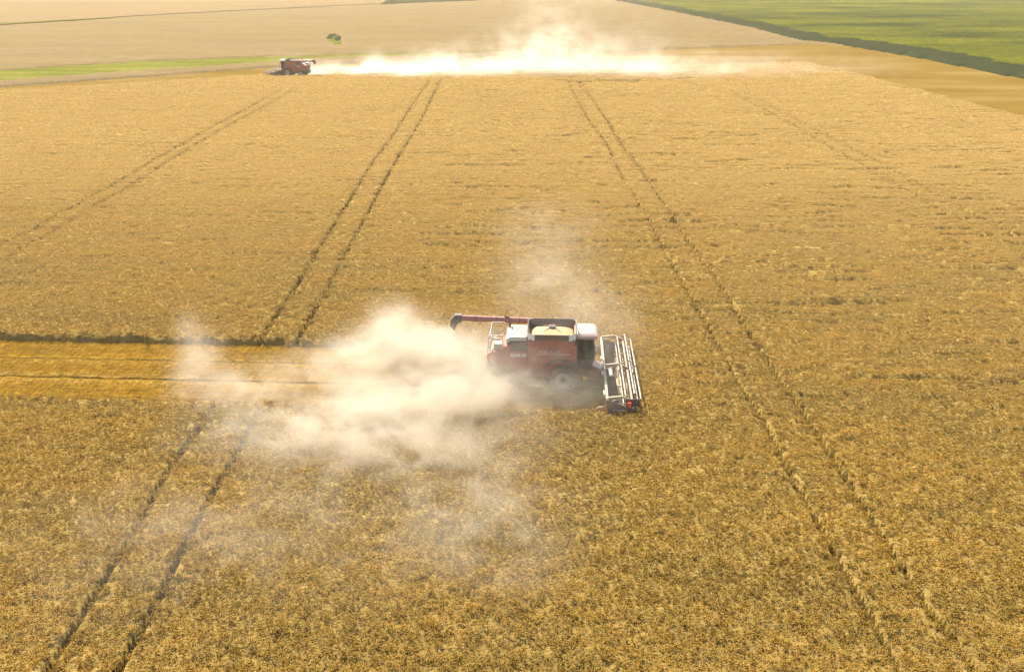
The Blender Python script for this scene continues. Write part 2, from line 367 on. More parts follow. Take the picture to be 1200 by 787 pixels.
def euler_from_tilt(ax, ay, rz):
    """rotation = tilt(ax about X, ay about Y) * spin(rz)"""
    cx, sx, cy_, sy, cz, sz = np.cos(ax), np.sin(ax), np.cos(ay), np.sin(ay), np.cos(rz), np.sin(rz)
    # Ry*Rx*Rz
    r00 = cy_ * cz + sy * sx * sz; r10 = cx * sz; r20 = -sy * cz + cy_ * sx * sz
    r21 = sy * sz + cy_ * sx * cz; r22 = cy_ * cx
    return np.stack([np.arctan2(r21, r22), -np.arcsin(np.clip(r20, -1, 1)), np.arctan2(r10, r00)], 1)

# ------------------------------------------------------------------ standing wheat
def track_cut(x, y):
    k = np.zeros(x.shape)
    wig = .12 * (vnoise(x * 1.3, y * 1.3, 77) - .5)
    for T, dep in zip(TRACKS, TRACK_DEPTH):
        lo = T.min(0) - 2; hi = T.max(0) + 2
        s = (x > lo[0]) & (x < hi[0]) & (y > lo[1]) & (y < hi[1])
        if not s.any(): continue
        d = pdist(x[s], y[s], T) + wig[s]
        gap = .62 + .38 * sstep(.25, .5, fbm(x[s] / 1.6, y[s] / 1.6, 88, 2))
        ww = 1 + .8 * sstep(88, 125, y[s]) * (1 - .5 * (np.abs(x[s] + 5) < 32))
        k[s] = np.maximum(k[s], (1 - sstep(.10 * ww, .21 * ww, d)) * dep * gap)
    return k
rows = [6.0]
while rows[-1] < 1000: rows.append(rows[-1] + max(.30, rows[-1] * .0045))
rows = np.array(rows); NC = 760
u = np.linspace(-1, 1, NC)
halfw = (CT * rows + 10.8) * .5715 * 1.30 + 14
X = u[None, :] * halfw[:, None]; Y = np.repeat(rows[:, None], NC, 1)
Hh = height(X, Y) - .20
tc = track_cut(X, Y)
Hh = Hh * (1 - tc) + .04 * tc
mask = crop_mask(X, Y)
Z = np.where(mask, Hh, -.09)
Vs = np.stack([X, Y, Z], -1).reshape(-1, 3)
idx = np.arange(len(rows) * NC).reshape(len(rows), NC)
Q = np.stack([idx[:-1, :-1], idx[:-1, 1:], idx[1:, 1:], idx[1:, :-1]], -1).reshape(-1, 4)
keep = (mask.reshape(-1)[Q]).any(1)
Q = Q[keep]
cx_ = Vs[Q].mean(1)
wall_y = np.interp(cx_[:, 0], WALL[:, 0], WALL[:, 1])
far = cx_[:, 1] > wall_y - 3.0
def sub(Qs):
    used = np.unique(Qs); mp = np.full(len(Vs), -1); mp[used] = np.arange(len(used)); return Vs[used], mp[Qs]

def grid_pts(d0, d1, step, side, seed):
    rng = np.random.default_rng(seed); out = []
    y = d0
    while y < d1:
        hw = ((CT * y + 10.8) * .5715) * side + 4
        xs = np.arange(-hw, hw, step); out.append(np.stack([xs + rng.uniform(-.28, .28, len(xs)) * step, np.full(len(xs), y) + rng.uniform(-.28, .28, len(xs)) * step], 1)); y += step
    return np.vstack(out)
pts = []; scl = []
for d0, d1, st, sc_ in ((8, 145, .54, 1.0), (145, 215, .72, 1.3), (215, 400, 1.0, 1.72)):
    P = grid_pts(d0 - 12, d1 + 12, st, 1.10, int(d0)); j = P[:, 1] + 20 * (np.random.default_rng(77).permutation(1) * 0 + _h(np.floor(P[:, 0] / 1.0), np.floor(P[:, 1] / 1.0), 5) - .5)
    P = P[(j >= d0) & (j < d1)]; pts.append(P); scl.append(np.full(len(P), sc_))
pts = np.vstack(pts); scl = np.concatenate(scl)
def dtrack(x, y):
    d = np.full(x.shape, 1e9)
    for T in TRACKS: d = np.minimum(d, pdist(x, y, T))
    return d
def dedge(x, y): return np.minimum(pdist(x, y, NEAR_CUT, True), pdist(x, y, FAR_CUT, True))
wy_ = np.interp(pts[:, 0], WALL[:, 0], WALL[:, 1])
ok = (pts[:, 1] < wy_) & crop_mask(pts[:, 0], pts[:, 1]); pts = pts[ok]; scl = scl[ok]
dt = np.minimum(dtrack(pts[:, 0], pts[:, 1]), dedge(pts[:, 0], pts[:, 1]))
fine = dt < .60 * scl
base_pts, base_scl = pts[~fine], scl[~fine]
rng = np.random.default_rng(5)
fp = pts[fine]; fs = scl[fine]
subp = []; subs = []
for i in range(4):
    o_ = rng.uniform(-.5, .5, fp.shape) * (fs * .58)[:, None]; subp.append(fp + o_); subs.append(fs ** .7)
subp = np.vstack(subp); subs = np.concatenate(subs)
k_ = crop_mask(subp[:, 0], subp[:, 1]) & (track_cut(subp[:, 0], subp[:, 1]) < .45)
pts = np.vstack([base_pts, subp[k_]]); scl = np.concatenate([base_scl, subs[k_]]); small = np.arange(len(scl)) >= len(base_scl)
x, y = pts[:, 0], pts[:, 1]
h = height(x, y); e = .25
gx = (height(x + e, y) - height(x - e, y)) / (2 * e); gy = (height(x, y + e) - height(x, y - e)) / (2 * e)
lean = .25 * (fbm(x / 4, y / 2, 61, 2) - .5); leany = .35 * (fbm(x / 5, y / 1.6, 62, 2) - .5)
rot = euler_from_tilt(np.clip(gy, -.6, .6) * .8 + leany, -np.clip(gx, -.6, .6) * .8 + lean, rng.uniform(0, 6.28, len(x)))
size = np.stack([scl * rng.uniform(.95, 1.15, len(x)), scl * rng.uniform(.95, 1.15, len(x)), np.where(scl < .9, 1.0, scl ** .5)], 1)
PW = np.stack([x, y, h + rng.uniform(-.09, .06, len(x))], 1)
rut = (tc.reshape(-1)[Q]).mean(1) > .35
Vn, Qn = sub(Q[~far])
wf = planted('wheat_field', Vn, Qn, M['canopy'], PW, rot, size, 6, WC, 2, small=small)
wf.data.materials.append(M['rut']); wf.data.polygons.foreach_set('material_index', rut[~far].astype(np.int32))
tag(wf, 'ripened golden standing wheat crossed by wheel tracks, around both harvesters', 'wheat crop', kind='stuff')
Vf, Qf = sub(Q[far])
ff = mesh_np('wheat_field', Vf, Qf, [M['farcanopy']], smooth=True)
tag(ff, 'pale ripened wheat beyond the grass strip, at the top of the photo', 'wheat crop', kind='stuff')
print('wheat instances', len(PW), 'fine', len(fp), 'kept', k_.sum(), 'of', len(k_), 'sheet', len(Q))

# ------------------------------------------------------------------ stubble plants on the near strip
rng = np.random.default_rng(9)
lx, ly = np.meshgrid(np.arange(-62, 3.4, .5), np.arange(-HALF + .2, HALF - .1, .5)); lx = lx.ravel() + rng.uniform(-.1, .1, lx.size); ly = ly.ravel() + rng.uniform(-.1, .1, ly.size)
sel = (np.abs(ly - 2.2) > .30) & (np.abs(ly + 1.15) > .30) & (np.abs(ly + 3.0) > .12)
lx, ly = lx[sel], ly[sel]
wx_, wy2 = loc2w(lx, ly)
rz = HEAD + np.where(rng.random(len(lx)) < .5, 0, math.pi) + rng.normal(0, .05, len(lx))
PS = np.stack([wx_, wy2, np.full(len(lx), .003)], 1)
z1 = np.zeros(len(lx))
st = planted('stubble', np.array([loc2w(-62, -.01) + (.001,), loc2w(-62, .01) + (.001,), loc2w(-62.02, 0) + (.001,)]), np.array([[0, 1, 2]]), M['stubble_straw'], PS, np.stack([z1, z1, rz], 1), np.ones((len(lx), 3)), 5, SC, 3, False)
tag(st, 'short orange wheat stubble and loose straw on the cut strip', 'stubble', kind='stuff')

# ------------------------------------------------------------------ low green growth: sheets with uneven height
def rough_sheet(name, P, z0, amp, step, mat, sx, sy, seed, label, cat, wallz=None, headmat=None, headw=0):
    lo, hi = P.min(0), P.max(0)
    xs = np.arange(lo[0], hi[0] + step[0], step[0]); ys = np.arange(lo[1], hi[1] + step[1], step[1])
    X, Y = np.meshgrid(xs, ys); m = inpoly(X, Y, P)
    Z = z0 + amp * (fbm(X / sx, Y / sy, seed, 4) - .5) * 2 + amp * .8 * (np.random.default_rng(seed).random(X.shape) - .5)
    Z = np.where(m, Z, -.04)
    V = np.stack([X, Y, Z], -1).reshape(-1, 3); id_ = np.arange(X.size).reshape(X.shape)
    Q = np.stack([id_[:-1, :-1], id_[:-1, 1:], id_[1:, 1:], id_[1:, :-1]], -1).reshape(-1, 4)
    Q = Q[m.reshape(-1)[Q].any(1)]; us = np.unique(Q); mp = np.full(len(V), -1); mp[us] = np.arange(len(us)); V = V[us]; Q = mp[Q]
    fm = None; mats = [mat]
    if name == 'weed_patch':
        c = V[Q].mean(1); rim = poly([(382.5, 46), (387, 41.2), (393, 41), (399, 44), (400, 47)]); rd_ = pdist(c[:, 0], c[:, 1], rim) + 9 * (vnoise(c[:, 0] / 1.5, c[:, 1] / 6, 9) - .5)
        fm = (rd_ < 4.0).astype(int); mats = [mat, M['greenhead']]  # shade of the crop wall put into the colour along the far rim
        vr = pdist(V[:, 0], V[:, 1], rim); V[:, 2] += np.where(vr < 4, .5 * np.random.default_rng(2).random(len(V)), 0)
    if headmat:
        c = V[Q].mean(1); E = poly(GREEN_EDGE); dd = pdist(c[:, 0], c[:, 1], E)
        fm = (dd + 8 * (vnoise(c[:, 0] / 9, c[:, 1] / 9, 4) - .5) < headw).astype(int); mats = [mat, headmat]
    o = mesh_np(name, V, Q, mats, fmat=fm); tag(o, label, cat, kind='stuff'); return o
rough_sheet('grass_strip', GRASS, .18, .16, (1.6, .9), M['grass'], 3, 2, 5, 'bright green grass strip between the two wheat fields', 'grass')
rough_sheet('weed_patch', HOLLOW, .10, .12, (.5, .8), M['weeds'], 2, 2.5, 8, 'small yellow green weedy patch in the pale wheat', 'weeds')
GN_ = poly([(715,0),(780,12.5),(880,33),(937,48),(995,54),(1075,67.5),(1200,92.5),(1420,142),(1700,142),(1600,50),(1400,0),(1150,-14),(900,-16),(640,-12)])
rough_sheet('green_field', GN_, 1.35, .25, (1.5, 1.5), M['green'], 5, 4, 12, 'dark green crop with yellow flowering bands, upper right corner', 'crop', headmat=M['greenhead'], headw=13)
GF_ = poly([(640,-12),(900,-16),(1150,-14),(1400,0),(2200,10),(2200,-34),(500,-36),(300,-35),(560,-24)])
flat('distant_green_field', GF_, .8, M['green'], kind='structure')
flat('distant_green_field', poly([(446,5),(452,1),(470,-8),(600,-14),(640,-12),(600,-4),(560,0),(470,3.5)], .9), .93, M['greenhead'], kind='structure')
flat('distant_grass_strip', poly([(-300,42),(0,28.6),(135,20.5),(135,19.6),(0,27.2),(-300,40)], .9), .92, M['grass'], kind='structure')
flat('distant_wheat_field', np.vstack([poly([(-300,40),(0,27),(260,13),(450,4)], .8), poly([(470,-8),(560,-24),(300,-35),(-900,-35),(-1200,40)], .8)]), .82, M['soil'], kind='structure')

# ------------------------------------------------------------------ mesh builder for machinery
class MB:
    def __init__(s): s.v = []; s.f = []
    def add(s, vs, fs): b = len(s.v); s.v += [tuple(p) for p in vs]; s.f += [[b + i for i in f] for f in fs]; return s
    def box(s, x0, x1, y0, y1, z0, z1):
        return s.add([(x0,y0,z0),(x1,y0,z0),(x1,y1,z0),(x0,y1,z0),(x0,y0,z1),(x1,y0,z1),(x1,y1,z1),(x0,y1,z1)],
                     [(0,3,2,1),(4,5,6,7),(0,1,5,4),(1,2,6,5),(2,3,7,6),(3,0,4,7)])
    def prism(s, prof, y0, y1):                 # profile in XZ, counter-clockwise seen from -Y
        n = len(prof)
        vs = [(x, y0, z) for x, z in prof] + [(x, y1, z) for x, z in prof]
        return s.add(vs, [list(range(n)), list(range(2 * n - 1, n - 1, -1))] + [(i, i + n, (i + 1) % n + n, (i + 1) % n) for i in range(n)])
    def bar(s, p, q, w_, h_=None):
        p, q = Vector(p), Vector(q); h_ = h_ or w_; d = (q - p).normalized(); a = d.cross(Vector((0, 0, 1)))
        if a.length < .01: a = Vector((1, 0, 0))
        a.normalize(); b = d.cross(a); a *= w_ / 2; b *= h_ / 2
        return s.add([p - a - b, p + a - b, p + a + b, p - a + b, q - a - b, q + a - b, q + a + b, q - a + b],
                     [(0,1,2,3),(7,6,5,4),(0,4,5,1),(1,5,6,2),(2,6,7,3),(3,7,4,0)])
    def tube(s, p, q, r, n=12, r2=None, cap=True):
        p, q = Vector(p), Vector(q); r2 = r if r2 is None else r2; d = (q - p).normalized(); a = d.cross(Vector((0, 0, 1)))
        if a.length < .01: a = Vector((1, 0, 0))
        a.normalize(); b = d.cross(a)
        A = [math.tau * i / n for i in range(n)]
        vs = [p + (a * math.cos(t) + b * math.sin(t)) * r for t in A] + [q + (a * math.cos(t) + b * math.sin(t)) * r2 for t in A]
        fs = [(i, (i + 1) % n, (i + 1) % n + n, i + n) for i in range(n)]
        if cap: fs += [list(range(n - 1, -1, -1)), list(range(n, 2 * n))]
        return s.add(vs, fs)
    def path(s, pts, r, n=8):
        for a, b in zip(pts, pts[1:]): s.tube(a, b, r, n)
        return s
    def rev(s, prof, c, n=32):                  # revolve (y, r) about the Y axis through c
        m = len(prof); vs = []
        for i in range(n):
            t = math.tau * i / n
            vs += [(c[0] + r * math.cos(t), c[1] + y, c[2] + r * math.sin(t)) for y, r in prof]
        fs = [(i * m + j, i * m + j + 1, ((i + 1) % n) * m + j + 1, ((i + 1) % n) * m + j) for i in range(n) for j in range(m - 1)]
        return s.add(vs, fs)
    def loft(s, rings, caps=True):              # rings of equal length
        n = len(rings[0]); vs = [p for r_ in rings for p in r_]
        fs = [(k * n + i, k * n + (i + 1) % n, (k + 1) * n + (i + 1) % n, (k + 1) * n + i) for k in range(len(rings) - 1) for i in range(n)]
        if caps: fs += [list(range(n - 1, -1, -1)), list(range((len(rings) - 1) * n, len(rings) * n))]
        return s.add(vs, fs)
    def build(s, name, mat, parent=None, bevel=0, smooth=False, seg=2):
        import bmesh
        me = bpy.data.meshes.new(name); me.from_pydata(s.v, [], s.f); me.materials.append(mat)
        bm = bmesh.new(); bm.from_mesh(me); bmesh.ops.recalc_face_normals(bm, faces=bm.faces); bm.to_mesh(me); bm.free()
        o = bpy.data.objects.new(name, me); col.objects.link(o)
        if parent: o.parent = parent
        if smooth:
            for p in me.polygons: p.use_smooth = True
            me.set_sharp_from_angle(angle=R(38))
        if bevel:
            b = o.modifiers.new('bevel', 'BEVEL'); b.width = bevel; b.segments = seg; b.limit_method = 'ANGLE'; b.angle_limit = R(35)
        return o
def rrect(cx, cy_, hx, hy, r, z, n=5):
    out = []
    for qx, qy, a0 in ((1, 1, 0), (-1, 1, 90), (-1, -1, 180), (1, -1, 270)):
        for i in range(n + 1):
            a = R(a0 + 90 * i / n); out.append((cx + qx * (hx - r) + r * math.cos(a), cy_ + qy * (hy - r) + r * math.sin(a), z))
    return out
def text_part(body, size, loc, rot, mat, parent, ext=.004, name='lettering', shear=0.0):
    c = bpy.data.curves.new(name, 'FONT'); c.body = body; c.size = size; c.extrude = ext; c.shear = shear; c.offset = size * .02
    o = bpy.data.objects.new(name, c); col.objects.link(o)
    dg = bpy.context.evaluated_depsgraph_get(); me = bpy.data.meshes.new_from_object(o.evaluated_get(dg))
    bpy.data.objects.remove(o); me.materials.clear(); me.materials.append(mat)
    p = bpy.data.objects.new(name, me); col.objects.link(p); p.parent = parent; p.location = loc; p.rotation_euler = rot
    return p

red = paint('red_paint', (.29, .015, .009), .32, 0, .30)
red_top = paint('dusty_red_top', (.27, .03, .02), .3, 0, .35, (.40, .32, .25, 1))
pale = paint('sunlit_engine_cover', (.46, .42, .37), .35, 0, .25, (.55, .45, .33, 1))  # sun glare on the red engine cover put into a pale colour
dark = paint('dark_grey_metal', (.045, .045, .045), .5, .3, .25)
black = paint('black_plastic', (.018, .018, .018), .45, 0, .2)
rubber = paint('tyre_rubber', (.022, .021, .02), .8, 0, .45)
silver = paint('silver_rim', (.50, .48, .45), .4, .3, .2)
bright = paint('worn_bright_steel', (.55, .54, .51), .32, .6, .15)
bat_m = paint('reel_bat_metal', (.40, .39, .36), .35, .4, .3)
cream = paint('dusty_header_frame', (.33, .29, .21), .5, .1, .4)
tin = paint('tank_lining', (.12, .115, .105), .4, .6, .3)
grainm = paint('wheat_grain', (.40, .26, .12), .8, 0, .1)
orange_em = paint('amber_lens', (.75, .22, .02), .3, 0, .1)
redsq = paint('red_reflector', (.80, .04, .02), .4, 0, .03)
white = paint('white_decal', (.75, .75, .72), .4, 0, .1)
greyd = paint('grey_decal', (.40, .38, .36), .4, 0, .1)
def glass():
    m, t, o = newmat('tinted_glass'); b = N(t, 'ShaderNodeBsdfPrincipled', Roughness=.06); b.inputs['Base Color'].default_value = (.03, .045, .035, 1)
    tr = N(t, 'ShaderNodeBsdfTransparent'); tr.inputs[0].default_value = (.45, .55, .45, 1); mx = N(t, 'ShaderNodeMixShader', Fac=.35)
    t.links.new(tr.outputs[0], mx.inputs[1]); t.links.new(b.outputs[0], mx.inputs[2]); t.links.new(mx.outputs[0], o.inputs[0]); return m
glassm = glass()

def wheel(parent, x, y, r, wd, side):
    """tyre (with lugs) > rim, hub"""
    t = MB(); hw = wd / 2; rr = r - .055
    t.rev([(-hw * .8, r * .56), (-hw, r * .68), (-hw, rr * .9), (-hw * .82, rr * .98), (0, rr), (hw * .82, rr * .98), (hw, rr * .9), (hw, r * .68), (hw * .8, r * .56)], (0, 0, 0), 40)
    nl = 22
    for i in range(nl):
        for sgn in (-1, 1):
            a0 = math.tau * (i + (.5 if sgn > 0 else 0)) / nl; a1 = a0 + .17
            P = [];
            for (yy, aa) in ((0, a0), (sgn * hw * .99, a1)):
                for rad in (rr * .96, r * (1 if yy == 0 else .965)):
                    for da in (-.035, .035): P.append((rad * math.cos(aa + da), yy, rad * math.sin(aa + da)))
            t.add(P, [(0, 1, 3, 2), (4, 6, 7, 5), (0, 4, 5, 1), (2, 3, 7, 6), (0, 2, 6, 4), (1, 5, 7, 3)])
    w_ = t.build('wheel', rubber, parent, smooth=True); w_.location = (x, y, r)
    m = MB(); o_ = side * hw
    m.rev([(o_ * .83, r * .585), (o_ * .90, r * .56), (o_ * .80, r * .50), (o_ * .35, r * .46), (o_ * .30, r * .25), (o_ * .42, r * .22), (o_ * .42, 0.001)], (0, 0, 0), 36)
    m.rev([(-o_ * .8, r * .57), (-o_ * .3, r * .5), (o_ * .3, r * .46)], (0, 0, 0), 24)
    rim = m.build('rim', silver, w_, smooth=True)
    hb = MB().tube((0, o_ * .40, 0), (0, o_ * .62, 0), r * .13, 16)
    for k in range(8):
        a = math.tau * k / 8; hb.tube((r * .18 * math.cos(a), o_ * .40, r * .18 * math.sin(a)), (r * .18 * math.cos(a), o_ * .47, r * .18 * math.sin(a)), .02, 6)
    hb.build('hub', dark, w_)
    return w_

def make_combine():
    root = bpy.data.objects.new('combine_harvester', None); col.objects.link(root); root.empty_display_size = .5
    # ---- hull
    b = MB()
    b.prism([(-5.0,1.45),(-4.7,1.05),(-3.2,.95),(.6,.95),(.95,1.4),(.95,3.05),(-2.55,3.10),(-4.15,3.05),(-4.95,2.45),(-5.25,2.3)], -1.32, 1.32)
    b.build('body', red, root, .05)
    for s in (-1, 1):
        p = MB(); y0, y1 = (-1.46, -1.325) if s < 0 else (1.325, 1.46)
        p.prism([(-2.5,1.75),(-1.35,1.55),(-1.1,1.95),(-.55,2.16),(.25,2.16),(.78,1.86),(.92,1.72),(.92,3.12),(-2.5,3.18)], y0, y1)
        p.build('side_panel', red, root, .035)
        p = MB(); p.prism([(-5.3,1.85),(-4.75,1.68),(-4.0,1.78),(-2.56,1.85),(-2.56,2.72),(-3.74,2.74),(-3.95,3.12),(-4.5,2.80),(-5.42,2.56)], y0, y1)
        p.build('rear_panel', red, root, .035)
        q = MB().prism([(-2.5,1.42),(-1.4,1.30),(-1.33,1.52),(-2.5,1.72)], y0 * .985, y1 * .985); q.build('skirt_panel', red, root, .02)
        # rotary air screen bay
        sc_ = MB(); yy = s * 1.33
        sc_.box(-3.70, -2.60, min(yy, yy * 1.03), max(yy, yy * 1.03), 2.74, 3.28); sc_.tube((-3.15, yy, 3.0), (-3.15, yy * 1.06, 3.0), .26, 24)
        for k in range(5): sc_.bar((-3.62 + .24 * k, s * 1.385, 2.75), (-3.62 + .24 * k, s * 1.385, 3.27), .03)
        sc_.build('air_screen', dark, root)
        # fender lip over the front wheel
        fl = MB(); pr = [(-1.28,1.72),(-1.02,2.06),(-.5,2.26),(.28,2.26),(.86,1.98),(1.06,1.68)]
        for (xa, za), (xb, zb) in zip(pr, pr[1:]): fl.bar((xa, s * 1.60, za), (xb, s * 1.60, zb), .42, .04)
        fl.build('fender', dark, root)
    # stripe and writing on the visible side
    MB().box(-1.9, .5, -1.472, -1.462, 2.56, 2.60).build('stripe', greyd, root)
    for s, rz_, xo in ((-1, 0, 0), (1, math.pi, 0)):
        text_part('CASE IH', .30, (-3.72 if s < 0 else -2.62, s * 1.463, 2.40), (R(90), 0, rz_), white, root)
        text_part('AXIAL-FLOW', .25, (-1.75 if s < 0 else .3, s * 1.463, 2.66), (R(90), 0, rz_), greyd, root, shear=.2)
    # ---- engine deck
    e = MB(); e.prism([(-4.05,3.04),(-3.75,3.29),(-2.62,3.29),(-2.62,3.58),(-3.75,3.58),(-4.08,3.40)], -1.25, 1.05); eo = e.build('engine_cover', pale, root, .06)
    lv = MB()
    for k in range(7): lv.box(-3.72 + .15 * k, -3.66 + .15 * k, -1.0, .8, 3.578, 3.60)
    lv.build('louvre', dark, eo)
    ex = MB().path([(-3.9, .75, 3.4), (-3.9, .75, 4.0), (-4.0, .75, 4.12), (-4.28, .75, 4.2)], .075, 12); ex.build('exhaust_pipe', dark, root, smooth=True)
    # ---- rear: hood step, rails, ladder, chopper, lights
    rr_ = MB()
    rr_.box(-5.15, -4.25, -1.2, 1.2, 2.62, 2.68); rr_.build('rear_platform', cream, root)
    hr = MB()
    for yy in (-1.28, -.45, .45, 1.28):
        hr.tube((-5.2, yy, 2.45), (-5.2, yy, 3.65), .025, 8)
    for zz in (3.1, 3.65): hr.path([(-4.3, -1.28, zz), (-5.2, -1.28, zz), (-5.2, 1.28, zz), (-4.3, 1.28, zz)], .025)
    for yy in (-1.28, 1.28): hr.tube((-4.3, yy, 2.9), (-4.3, yy, 3.65), .025, 8)
    hr.build('handrail', bright, root, smooth=True)
    ld = MB()
    for yy in (-1.05, -.6): ld.bar((-5.5, yy, 1.2), (-5.28, yy, 3.5), .05)
    for k in range(7): ld.bar((-5.48 + .03 * k, -1.05, 1.35 + .3 * k), (-5.48 + .03 * k, -.6, 1.35 + .3 * k), .04)
    ld.build('ladder', bright, root)
    tb = MB().box(-4.95, -4.35, -1.2, -.7, 2.70, 3.12); tb.build('tool_box', pale, root, .04)
    ch = MB(); ch.prism([(-5.6,.95),(-4.6,.8),(-4.3,1.5),(-5.0,1.8),(-5.55,1.5)], -1.15, 1.15); ch.build('straw_chopper', dark, root, .04)
    for s in (-1, 1): MB().tube((-5.45, s * .6, .78), (-5.45, s * .6, .86), .42, 20).build('straw_spreader', dark, root)
    for s in (-1, 1): MB().box(-5.44, -5.40, s * 1.15 - .12, s * 1.15 + .12, 2.05, 2.3).build('tail_light', redsq, root, .01)
    # ---- grain tank with flared extensions
    g0 = rrect(-.85, 0, 1.62, 1.45, .10, 3.12); g1 = rrect(-.85, 0, 1.62, 1.45, .12, 3.48); g2 = rrect(-.85, 0, 1.74, 1.58, .60, 3.82)
    i2 = rrect(-.85, 0, 1.71, 1.55, .58, 3.82); i1 = rrect(-.85, 0, 1.58, 1.41, .1, 3.48); i0 = rrect(-.85, 0, 1.57, 1.40, .1, 3.15)
    ts = MB(); ts.loft([rrect(-.85, 0, 1.635, 1.465, .05, 3.12), rrect(-.85, 0, 1.635, 1.465, .05, 3.44)], caps=False); ts.build('tank_side', red, root)
    tk = MB(); tk.loft([g0, g1, g2, i2, i1, i0], caps=False); tk.add(i0, [list(range(len(i0)))])
    tko = tk.build('grain_tank', tin, root)
    # pale corner gussets and top rim
    for qx in (-1, 1):
        for qy in (-1, 1):
            cnr = MB(); x1_, y1_ = -.85 + qx * 1.64, qy * 1.46; x2_, y2_ = -.85 + qx * 1.70, qy * 1.52
            cnr.add([(x1_, y1_ - qy * .05, 3.46), (x1_ - qx * .45, y1_ + qy * .02, 3.44), (x2_ - qx * .50, y2_ + qy * .12, 3.86), (x2_ - qx * .02, y2_ - qy * .04, 3.88), (x2_ + qx * .09, y2_ - qy * .48, 3.86), (x1_ + qx * .02, y1_ - qy * .45, 3.44)],
                    [(0, 1, 2, 3), (0, 3, 4, 5)]); cnr.build('tank_corner', white, tko)
    rimm = MB(); rp = rrect(-.85, 0, 1.73, 1.57, .59, 3.83)
    for a_, b_ in zip(rp, rp[1:] + rp[:1]): rimm.bar(a_, b_, .05, .05)
    rimm.build('tank_rim', dark, tko)
    ba = MB().tube((-.85, .35, 3.1), (-.85, .35, 3.80), .17, 16); ba.tube((-.85, .35, 3.72), (-.85, .35, 3.80), .26, 16)
    for k in range(4): ba.bar((-.85, .35, 3.77), (-.85 + .9 * math.cos(k * math.pi / 2 + .78), .35 + .9 * math.sin(k * math.pi / 2 + .78), 3.6), .05)
    ba.build('filling_auger', dark, tko, smooth=True)
    # ---- unloading auger, folded back along the far side
    ua = MB().path([(-.9, 1.62, 2.6), (-.95, 1.66, 3.4), (-1.3, 1.68, 3.62)], .22, 16); ua.tube((-1.2, 1.68, 3.62), (-7.6, 1.75, 3.72), .19, 18)
    uo = ua.build('unloading_auger', red_top, root, smooth=True)
    for xx in (-1.6, -3.2, -4.9, -6.4): MB().tube((xx, 1.68 + (-1.2 - xx) * .011, 3.62 + (-1.2 - xx) * .0156), (xx - .07, 1.68 + (-1.2 - xx) * .011, 3.62 + (-1.2 - xx) * .0156), .215, 18).build('auger_flange', dark, uo)
    sp = MB(); sp.loft([[(-7.45, 1.52, 3.95), (-7.45, 1.98, 3.95), (-7.45, 1.98, 3.5), (-7.45, 1.52, 3.5)], [(-7.95, 1.5, 3.97), (-7.95, 2.0, 3.97), (-7.75, 2.0, 3.42), (-7.75, 1.5, 3.42)], [(-8.3, 1.5, 3.62), (-8.3, 2.0, 3.62), (-7.95, 2.0, 3.1), (-7.95, 1.5, 3.1)], [(-8.35, 1.52, 3.2), (-8.35, 1.98, 3.2), (-8.0, 1.98, 2.92), (-8.0, 1.52, 2.92)]])
    sp.build('auger_spout', black, uo, .05)
    # ---- cab
    cb = MB(); cb.prism([(.98,1.55),(2.25,1.55),(2.55,2.0),(2.60,2.15),(.98,2.15)], -.98, .98); cbo = cb.build('cab', dark, root, .04)
    A = [(.98, 2.1), (2.62, 2.1), (2.45, 3.42), (.98, 3.42)]
    for s in (-1, 1):
        fr = MB()
        for (xa, za), (xb, zb) in ((A[0], A[3]), (A[1], A[2]), ((1.75, 2.1), (1.72, 3.42))): fr.bar((xa, s * .97, za), (xb, s * .97, zb), .07)
        fr.bar((A[0][0], s * .97, 2.12), (A[1][0], s * .97, 2.12), .08); fr.bar((A[3][0], s * .97, 3.4), (A[2][0], s * .97, 3.4), .08)
        fr.build('cab_frame', black, cbo)
    for s in (-1, 1):
        gl = MB().prism([(1.0, 2.14), (2.58, 2.14), (2.42, 3.40), (1.0, 3.40)], s * .945, s * .955); gl.build('side_window', glassm, cbo)
    ws = MB(); ws.loft([[(2.62, -.93, 2.14), (2.74, -.45, 2.14), (2.78, 0, 2.14), (2.74, .45, 2.14), (2.62, .93, 2.14), (2.60, .93, 2.14), (2.72, .45, 2.14), (2.76, 0, 2.14), (2.72, -.45, 2.14), (2.60, -.93, 2.14)],
                       [(2.45, -.93, 3.40), (2.55, -.45, 3.40), (2.59, 0, 3.40), (2.55, .45, 3.40), (2.45, .93, 3.40), (2.43, .93, 3.40), (2.53, .45, 3.40), (2.57, 0, 3.40), (2.53, -.45, 3.40), (2.43, -.93, 3.40)]])
    ws.build('windshield', glassm, cbo)
    st_ = MB().box(1.25, 1.75, -.25, .25, 1.95, 2.45); st_.box(1.18, 1.32, -.25, .25, 2.4, 3.0); st_.tube((2.25, 0, 2.1), (2.1, 0, 2.75), .04); st_.tube((2.12, 0, 2.72), (2.09, 0, 2.78), .2, 16)
    st_.build('driver_seat', black, cbo, .04)
    rf = MB(); rf.loft([rrect(1.78, 0, .92, 1.02, .28, 3.42), rrect(1.80, 0, 1.06, 1.12, .34, 3.50), rrect(1.80, 0, 1.06, 1.12, .34, 3.62), rrect(1.76, 0, .92, .98, .32, 3.76), rrect(1.74, 0, .6, .66, .25, 3.80)])
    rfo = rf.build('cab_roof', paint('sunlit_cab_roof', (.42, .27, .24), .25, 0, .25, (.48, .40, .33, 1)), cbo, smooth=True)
    for yy in (-.8, -.5, .5, .8): MB().tube((2.80, yy, 3.56), (2.89, yy, 3.54), .07, 12).build('work_light', white, rfo)
    for yy in (-.9,): MB().tube((1.05, yy, 3.70), (1.05, yy, 3.92), .07, 12).build('beacon', orange_em, rfo)
    MB().tube((1.3, .7, 3.7), (1.3, .7, 4.5), .012, 6).build('antenna', black, rfo)
